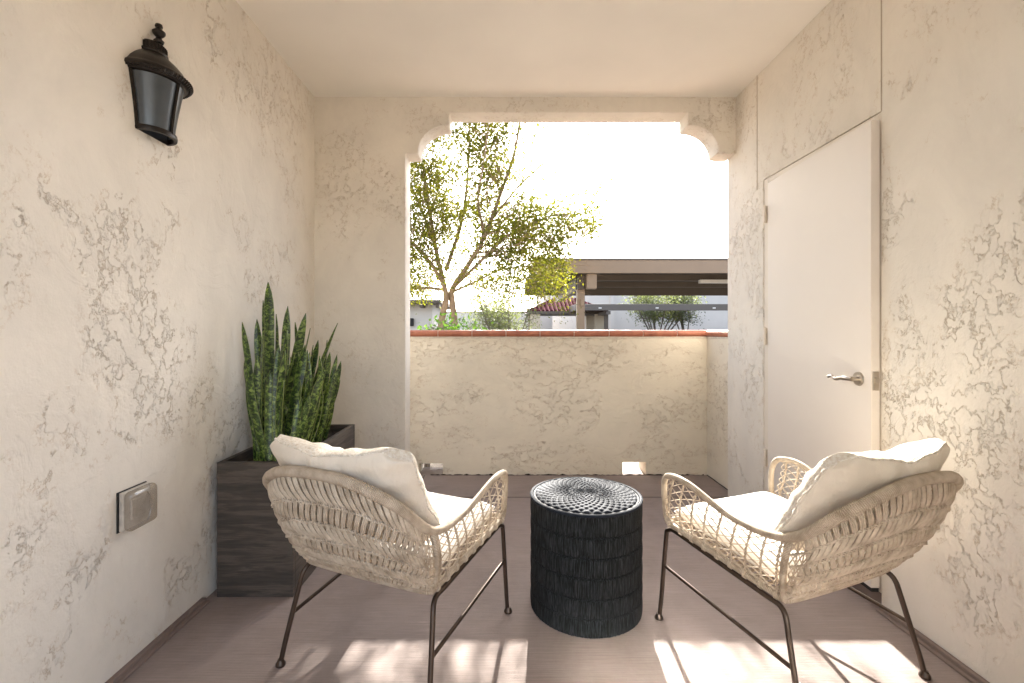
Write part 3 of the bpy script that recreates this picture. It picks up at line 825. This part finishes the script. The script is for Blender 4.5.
# ------------------------------------------------------------------ outdoors: ground
m = MB(); m.box(-150, 150, YP2+.0, 260, -.6, -.10); m.box(-150, 150, -60, YP2, -.6, -.13)
tag(m.build('ground', M['ground']), kind='structure')
m = MB(); m.box(-40, 60, 10.2, 31, -.0985, -.0945)
tag(m.build('parking_lane', M['asphalt']), kind='structure')

# ---- trees
def leaf_quads(mb, pts, n, spread, size, rnd, flat=.5):
    for _ in range(n):
        c = Vector(rnd.choice(pts))+Vector((rnd.gauss(0, spread), rnd.gauss(0, spread), rnd.gauss(0, spread*.8)))
        a = Vector((rnd.gauss(0, 1), rnd.gauss(0, 1), rnd.gauss(0, 1)-.5)).normalized()
        b = a.orthogonal().normalized(); b = (b*math.cos(rnd.random()*6)+a.cross(b)*math.sin(rnd.random()*6)).normalized()
        L = size*rnd.uniform(.6, 1.4); W = L*rnd.uniform(.28, .45)
        mb.add([c, c+a*L*.5+b*W*.5, c+a*L, c+a*L*.5-b*W*.5], [(0, 1, 2, 3)])
def grow(mb, p, d, length, r, depth, rnd, twigs, up=.15, spread=.55, shrink=.72, kids=3):
    pts = [p]; rr = [r]; n = 5; q = p.copy(); dd = d.copy()
    for i in range(n):
        dd = (dd+Vector((rnd.gauss(0, .10), rnd.gauss(0, .10), rnd.gauss(0, .06)+up*.12))).normalized()
        q = q+dd*length/n; pts.append(q.copy()); rr.append(r*(1-.45*(i+1)/n))
        if depth <= 1: twigs.append(q.copy())
    mb.tube(pts, rr, 6 if r > .01 else 4, cap=False)
    if depth == 0: return
    for k in range(kids):
        t = rnd.uniform(.45, 1.0); i = min(n, max(1, int(t*n)))
        perp = dd.orthogonal().normalized(); perp = (Matrix.Rotation(rnd.random()*2*PI, 3, dd) @ perp)
        nd_ = (dd+perp*spread*rnd.uniform(.6, 1.3)+Vector((0, 0, up*.4))).normalized()
        grow(mb, pts[i], nd_, length*shrink*rnd.uniform(.75, 1.15), rr[i]*.62, depth-1, rnd, twigs, up, spread, shrink, kids)
def tree(name, label, group, limbs, bark, leafm, nleaf, lsize, spread, seed, root, base_r, depth=3, klen=.55, kids=3):
    """limbs: polylines of real positions, each with a start radius; every limb sprouts branches along its length."""
    rnd = random.Random(seed); tr = MB(); tw = []; t = empty(name, root, 0, label, 'tree', group)
    rt = Vector(root)
    for pts, r0, r1, start in limbs:
        sp_ = spline([Vector(p)-rt for p in pts], 6); n = len(sp_)
        tr.tube(sp_, [r0+(r1-r0)*i/(n-1) for i in range(n)], 9, cap=True)
        for i in range(n):
            f = i/(n-1)
            if f < start: continue
            for _ in range(1 if f < .97 else 3):
                ax = (sp_[min(i+1, n-1)]-sp_[max(i-1, 0)]).normalized()
                perp = Matrix.Rotation(rnd.random()*2*PI, 3, ax) @ ax.orthogonal().normalized()
                grow(tr, sp_[i], (ax*.8+perp*.9).normalized(), klen*rnd.uniform(.7, 1.3), max(.006, (r0+(r1-r0)*f)*.45), depth-1, rnd, tw, .12, .6, .72, kids)
    tr.build('trunk', bark, t, smooth=True, angle=80)
    lf = MB(); leaf_quads(lf, tw, nleaf, spread, lsize, rnd); lf.build('crown', leafm, t)
    return t, tw
D = 8.4
def A(px, py, dd=0): return at(px, py, D+dd)
g0 = A(452, 331); base = Vector((g0.x, D, -.1))
limbs = [
    ([base+Vector((-.13, 0, 0)), A(441, 331), A(446, 300), A(444, 285), A(436, 250, .2), A(428, 200, .3), A(420, 140, .2), A(415, 70, .2)], .070, .011, .50),
    ([base+Vector((.06, .02, 0)), A(455, 331), A(452, 300, .05), A(453, 288), A(470, 262, -.1), A(485, 235, -.2), A(500, 195, -.2), A(515, 150, -.1), A(522, 95, 0), A(520, 40, 0)], .068, .011, .45),
    ([A(453, 288), A(480, 262, -.3), A(505, 238, -.4), A(530, 225, -.5), A(555, 215, -.6), A(577, 218, -.7)], .030, .008, .25),
    ([A(495, 215, -.2), A(520, 185, .1), A(545, 162, .1), A(572, 138, .1), A(600, 122, .1)], .022, .006, .30),
    ([A(444, 285), A(430, 262, -.2), A(415, 245, -.4), A(395, 225, -.5), A(370, 200, -.6)], .034, .008, .2),
    ([A(446, 270), A(462, 220, .5), A(468, 170, .8), A(470, 110, .9), A(474, 50, 1)], .036, .008, .25),
    ([A(485, 235, -.2), A(478, 200, -.5), A(484, 160, -.7), A(490, 110, -.8)], .026, .007, .15),
    ([A(452, 292), A(475, 282, .3), A(500, 270, .5), A(530, 266, .6), A(552, 268, .6)], .024, .006, .2),
    ([A(446, 290), A(425, 288, .3), A(405, 290, .5), A(385, 292, .5)], .03, .008, .2),
    ([A(436, 250, .2), A(420, 205, .9), A(400, 160, 1.2), A(385, 110, 1.3)], .032, .008, .2),
]
def main_tree():
    rnd = random.Random(4)
    t, tw = tree('shade_tree', 'tall airy yellow-green tree with twin tan trunks beyond the parapet', None, limbs, M['bark'], M['leaf'], 0, .05, .10, 4, base, .1, depth=3, klen=.66, kids=3)
    return t, tw
t, tw = main_tree()
old = [o for o in bpy.data.objects if o.parent == t and o.name.startswith('crown')][0]; bpy.data.objects.remove(old)
rnd = random.Random(12); lf = MB()
def airy(p):                                  # crown thinned on the right, partly so the sun reaches the chairs
    w_ = Vector(p)+base; px = CX+w_.x*F/w_.y; py = CY-(w_.z-EYE)*F/w_.y
    if px > 566 and py > 235: return False
    if px > 556 and py < 185: return rnd.random() < .14
    if px > 505 and py < 190: return rnd.random() < (.72 if py > 110 else .22)
    if px > 598: return rnd.random() < .15
    return True
tw = [p for p in tw if airy(p)]
leaf_quads(lf, tw, 52000, .13, .062, rnd)
for _ in range(980):
    px, py = rnd.uniform(395, 566), rnd.uniform(95, 298)
    if px > 500 and py < 205: continue
    if py < 200 and rnd.random() < .35: continue
    if py > 284 and 430 < px < 470: continue
    if px > 545 and py > 270: continue
    c = at(px, py, D+rnd.uniform(-.8, .9))-base
    d = Vector((rnd.gauss(0, 1), rnd.gauss(0, 1), rnd.gauss(.3, .6))).normalized()*.16
    lf.tube([c-d, c, c+d*.9+Vector((0, 0, -.03))], [.005, .004, .002], 4, cap=False, mi=1)
    leaf_quads(lf, [c-d*.5, c, c+d*.5, c+d], rnd.randint(22, 64), .10, .058, rnd)
lf.build('crown', [M['leaf'], M['bark']], t)

def bush_tree(name, label, group, c, h, w, seed, leafm, stems=7, nleaf=5000, lsize=.09, bark=None, cat='tree', spread=.16):
    rnd = random.Random(seed); c = Vector(c); t = empty(name, c, 0, label, cat, group); tr = MB(); tw = []
    for s in range(stems):
        a = rnd.uniform(0, 2*PI); k = rnd.uniform(.4, 1)*w*.5
        P = [Vector((.05*math.cos(a), .05*math.sin(a), 0)), Vector((k*.35*math.cos(a), k*.3*math.sin(a), h*.30)), Vector((k*.75*math.cos(a), k*.6*math.sin(a), h*.58)), Vector((k*math.cos(a), k*.8*math.sin(a), h*.86))]
        sp_ = spline(P, 5); n = len(sp_); tr.tube(sp_, [.045*h/3*(1-.75*i/(n-1)) for i in range(n)], 6)
        for i in range(n//2, n):
            for _ in range(2):
                d = Vector((rnd.gauss(0, 1), rnd.gauss(0, 1), rnd.uniform(-.1, .9))).normalized()
                grow(tr, sp_[i], d, h*.14, .010*h/3, 1, rnd, tw, .1, .7, .7, 3)
    tr.build('trunk', bark or M['bark_grey'], t, smooth=True, angle=80)
    lf = MB(); leaf_quads(lf, tw, nleaf, spread, lsize, rnd); lf.build('crown', leafm, t)
    return t
bush_tree('olive_tree', 'grey-green multi-stemmed tree just right of the shade tree trunk', 'grey-green trees by the white walls', (.10, 15.0, -.1), 2.55, 2.5, 3, M['leaf_olive'], 9, 7000, .075)
bush_tree('olive_tree', 'grey-green multi-stemmed tree seen past the far carport', 'grey-green trees by the white walls', (9.6, 29.8, -.1), 4.3, 5.0, 8, M['leaf_olive'], 9, 9000, .14, spread=.26)
bush_tree('desert_tree', 'small darker tree at the right of the grey-green tree', None, (11.9, 31.0, -.1), 4.1, 2.6, 5, M['leaf_dark'], 6, 2600, .13, spread=.22)
bush_tree('shrub', 'bright green leafy shrub at the foot of the shade tree', None, (-.78, 7.3, -.1), 1.52, .95, 15, M['leaf_bright'], 7, 1300, .085, cat='shrub', spread=.09)

bush_tree('shrub', 'low dark shrub added outside the left drain hole to shade it', None, (-.74, 4.24, -.1), .80, .60, 33, M['leaf_dark'], 9, 6000, .05, cat='shrub', spread=.08)  # added plant, blocks the sun so the drain hole stays dark
# ---- near carport
D1 = 11.2; ztop = at(0, 258, D1).z; zbot = at(0, 273, D1).z
cp = empty('carport', (5, D1, -.1), 0, 'near carport with wide tan fascia on square posts', 'carport', 'carports')
def W(mb, x0, x1, y0, y1, z0, z1): mb.box(x0-5, x1-5, y0-D1, y1-D1, z0+.1, z1+.1)
x0 = at(534, 0, D1).x
m = MB(); W(m, x0, 14, D1, D1+.06, zbot, ztop-.05); m.build('fascia', M['trim'], cp, bevel=.004)
m = MB(); W(m, x0-.02, 14, D1-.02, D1+.08, ztop-.048, ztop); m.build('gutter_edge', M['grey_trim'], cp, bevel=.004)
m = MB(); W(m, x0, 14, D1+.062, D1+5.6, ztop-.14, ztop-.06)
for k in range(50): W(m, x0+.02, 13.98, D1+.10+k*.11, D1+.15+k*.11, ztop-.165, ztop-.141)
m.build('roof_deck', M['grey_trim'], cp)
for yy in (D1+1.9, D1+3.8):
    m = MB(); W(m, x0+.1, 13.9, yy, yy+.12, zbot+.02, ztop-.17); m.build('purlin', M['trim_dark'], cp, bevel=.004)
m = MB(); W(m, x0, 14, D1+5.5, D1+5.58, zbot-.12, ztop-.17); m.build('rear_fascia', M['trim_dark'], cp, bevel=.004)
px1 = at(577.5, 0, D1+.4).x
for k, xx in enumerate((px1, px1+8.6)):
    m = MB(); W(m, xx, xx+.19, D1+.45, D1+.64, -.1, zbot-.02); m.build('post', M['trim'], cp, bevel=.006)
    m = MB(); W(m, xx+.19, xx+.42, D1+.10, D1+.34, zbot-.36, zbot-.005); m.build('beam_end', M['trim'], cp, bevel=.006)
    m = MB(); W(m, xx-.0, xx+.17, D1+.36, D1+5.4, zbot-.36, zbot-.02); m.build('girder', M['trim_dark'], cp, bevel=.006)
m = MB(); W(m, px1+.07, px1+.17, D1+.40, D1+.45, at(0, 305, D1).z, at(0, 297, D1).z); m.build('junction_box', M['trim'], cp, bevel=.01)
m = MB(); W(m, at(700, 0, D1+1.5).x, at(700, 0, D1+1.5).x+1.25, D1+1.5, D1+1.62, at(0, 283, D1+1.5).z, at(0, 279.5, D1+1.5).z); m.build('light_fixture', M['vinyl'], cp, bevel=.01)

# ---- far carport
D2 = 25.0; zt2 = at(0, 304, D2).z; zb2 = at(0, 310.5, D2).z; x2 = at(577, 0, D2).x
cf = empty('carport', (9, D2, -.1), 0, 'far low grey-brown carport in front of the white wall', 'carport', 'carports')
def V2(mb, x0, x1, y0, y1, z0, z1): mb.box(x0-9, x1-9, y0-D2, y1-D2, z0+.1, z1+.1)
m = MB(); V2(m, x2, 26, D2, D2+.08, zb2, zt2); m.build('fascia', M['grey_trim'], cf, bevel=.01)
m = MB(); V2(m, x2, 26, D2+.08, D2+3.9, zt2-.16, zt2-.04); m.build('roof_deck', M['trim_dark'], cf)
m = MB(); V2(m, x2-.08, x2, D2-.0, D2+3.9, zb2-.0, zt2-.002); m.build('end_fascia', M['grey_trim'], cf, bevel=.01)
for xx in (at(607, 0, D2).x, at(607, 0, D2).x+9.5):
    m = MB(); V2(m, xx, xx+.2, D2+.6, D2+.8, -.1, zb2-.02); m.build('post', M['trim_dark'], cf, bevel=.006)
    m = MB(); V2(m, xx-.02, xx+.22, D2+.12, D2+3.8, zb2-.2, zb2-.02); m.build('girder', M['grey_trim'], cf, bevel=.006)
for p in (600, 657, 714):
    x_ = at(p, 0, D2).x; m = MB(); V2(m, x_-.08, x_+.08, D2-.03, D2-.001, at(0, 308.6, D2).z, at(0, 307.4, D2).z); m.build('bolt_plate', M['vinyl'], cf, bevel=.01)

# ---- tiled pavilion
pv = empty('pavilion', (3.65, 29.2, -.1), 0, 'small pavilion with maroon tiled hip roof on cream columns', 'pavilion')
ez = 2.42; hx, hy_ = 2.3, 2.0; az = 3.3
m = MB(); m.add([(-hx, -hy_, ez), (hx, -hy_, ez), (hx, hy_, ez), (-hx, hy_, ez), (-.5, 0, az), (.5, 0, az)], [(0, 1, 5, 4), (1, 2, 5), (2, 3, 4, 5), (3, 0, 4), (0, 3, 2, 1)])
for k in range(19):                           # barrel tile courses on the front and side slopes
    x = -hx+.12+k*(2*hx-.24)/18; xt = max(-.5, min(.5, x*.22)); t_end = .98
    a = Vector((x, -hy_-.02, ez+.02)); b = Vector((x if abs(x) < .5 else math.copysign(.5, x), 0, az)); f_ = 1 if abs(x) <= .5 else (hx-abs(x))/(hx-.5)
    top = Vector((x, -hy_*(1-f_)-.02, ez+(az-ez)*f_+.03)); m.tube([a, top], .075, 6)
for k in range(16):
    y = -hy_+.12+k*(2*hy_-.24)/15; f_ = 1-abs(y)/hy_
    for s in (-1, 1): m.tube([(s*(hx+.02), y, ez+.02), (s*(hx-(hx-.5)*f_), y, ez+(az-ez)*f_+.03)], .075, 6)
m.build('roof', M['maroon'], pv, smooth=True)
m = MB(); m.box(-hx-.03, hx+.03, -hy_-.03, hy_+.03, ez-.16, ez-.005); m.build('eave', M['trim_dark'], pv)
for sx in (-1, 1):
    for sy in (-1, 1):
        m = MB(); m.box(sx*1.9-.28, sx*1.9+.28, sy*1.6-.28, sy*1.6+.28, 0, ez-.16); m.build('column', M['ext_cream'], pv, bevel=.02)

# ---- white buildings and walls behind
m = MB(); m.box(3.3, 40, 36, 44, -.1, 5.6); m.box(2.9, 3.3, 35.9, 44, -.1, 5.65); m.box(8.0, 8.3, 35.85, 36, -.1, 5.6)
bw = m.build('white_building', M['ext_white']); tag(bw, 'long plain white building wall rising behind the far carport', 'building')
m = MB(); m.box(2.7, 40.2, 35.7, 44.3, 5.6, 5.72); m.build('coping', M['ext_white'], bw)
m = MB(); m.box(-6, 3.3, 33, 33.3, -.1, 2.45)
gw = m.build('garden_wall', M['ext_white']); tag(gw, 'low white garden wall behind the grey-green tree', 'wall')
m = MB(); m.box(-6, 3.3, 32.95, 33.35, 2.45, 2.53); m.build('coping', M['ext_cream'], gw)
cb = empty('cottage', (-4.6, 18, -.1), 0, 'white outbuilding with brown rafter eave left of the shade tree', 'building')
m = MB(); m.box(-2.4, 1.8, 0, 4, 0, 2.3); m.build('wall', M['ext_white'], cb, bevel=.02)
m = MB(); m.add([(-3, -.6, 2.30), (2.2, -.6, 2.30), (2.2, 4.6, 2.30), (-3, 4.6, 2.30), (-3, -.6, 2.42), (2.2, -.6, 2.42), (2.2, 4.6, 2.42), (-3, 4.6, 2.42), (-.4, 2, 2.9)],
      [(0, 3, 2, 1), (0, 1, 5, 4), (1, 2, 6, 5), (2, 3, 7, 6), (3, 0, 4, 7), (4, 5, 8), (5, 6, 8), (6, 7, 8), (7, 4, 8)]); m.build('roof', M['trim_dark'], cb)
for k in range(9):
    m = MB(); x = -2.8+k*.6; m.box(x, x+.13, -.5, 0, 2.14, 2.298); m.build('rafter_tail', M['trim_dark'], cb)
m = MB(); m.box(.9, 1.1, -.16, -.02, 1.45, 1.75); m.build('wall_light', M['black'], cb, bevel=.03)
# distant tiled roof just over the carport
hr = empty('distant_house', (26, 62, -.1), 0, 'distant house with low reddish tiled roof above the carport line', 'house')
m = MB(); m.box(-9, 9, 0, 9, 0, 9.6); m.build('wall', M['ext_cream'], hr)
m = MB(); m.add([(-10, -.8, 9.6), (10, -.8, 9.6), (10, 9.8, 9.6), (-10, 9.8, 9.6), (-5, 4.5, 11.25), (5, 4.5, 11.25)], [(0, 1, 5, 4), (1, 2, 5), (2, 3, 4, 5), (3, 0, 4), (0, 3, 2, 1)]); m.build('roof', M['maroon'], hr)

# ------------------------------------------------------------------ sun, sky, camera
sx_, sy_, sz_ = .090, 1.0, .572               # towards the sun
sv = Vector((sx_, sy_, sz_)).normalized()
elev = math.asin(sv.z); azim = math.atan2(sv.x, sv.y)
L = bpy.data.lights.new('sun', 'SUN'); L.energy = 5.0; L.angle = R(.5); L.color = (1.0, .955, .88)
so = bpy.data.objects.new('sun', L); COL.objects.link(so); so.rotation_euler = sv.to_track_quat('Z', 'Y').to_euler(); so.location = (0, 0, 12)
w = bpy.data.worlds.new('World'); sc.world = w; w.use_nodes = True; nt = w.node_tree
sk = nt.nodes.new('ShaderNodeTexSky'); sk.sky_type = 'NISHITA'; sk.sun_disc = False
sk.sun_elevation = elev; sk.sun_rotation = azim; sk.dust_density = 3.0; sk.air_density = .8; sk.ozone_density = 1.0
hs = nt.nodes.new('ShaderNodeHueSaturation'); hs.inputs['Saturation'].default_value = .55
nt.links.new(sk.outputs[0], hs.inputs['Color']); nt.links.new(hs.outputs[0], nt.nodes['Background'].inputs[0]); nt.nodes['Background'].inputs[1].default_value = .12
cam = bpy.data.cameras.new('camera'); co = bpy.data.objects.new('camera', cam); COL.objects.link(co)
co.location = (0, 0, EYE); co.rotation_euler = (R(90), 0, 0)
cam.sensor_width = 36; cam.lens = F/1024*36; cam.shift_x = (512-CX)/1024; cam.shift_y = -(341.5-CY)/1024
cam.clip_start = .02; cam.clip_end = 800
sc.camera = co
sc.view_settings.view_transform = 'Standard'; sc.view_settings.look = 'None'; sc.view_settings.gamma = 1
sc.view_settings.exposure = 2.65; sc.view_settings.use_curve_mapping = False
sc.cycles.max_bounces = 10; sc.cycles.diffuse_bounces = 7; sc.cycles.transparent_max_bounces = 12
sc.cycles.sample_clamp_indirect = 0; sc.cycles.blur_glossy = 0.0; sc.cycles.use_denoising = True; sc.cycles.use_adaptive_sampling = False
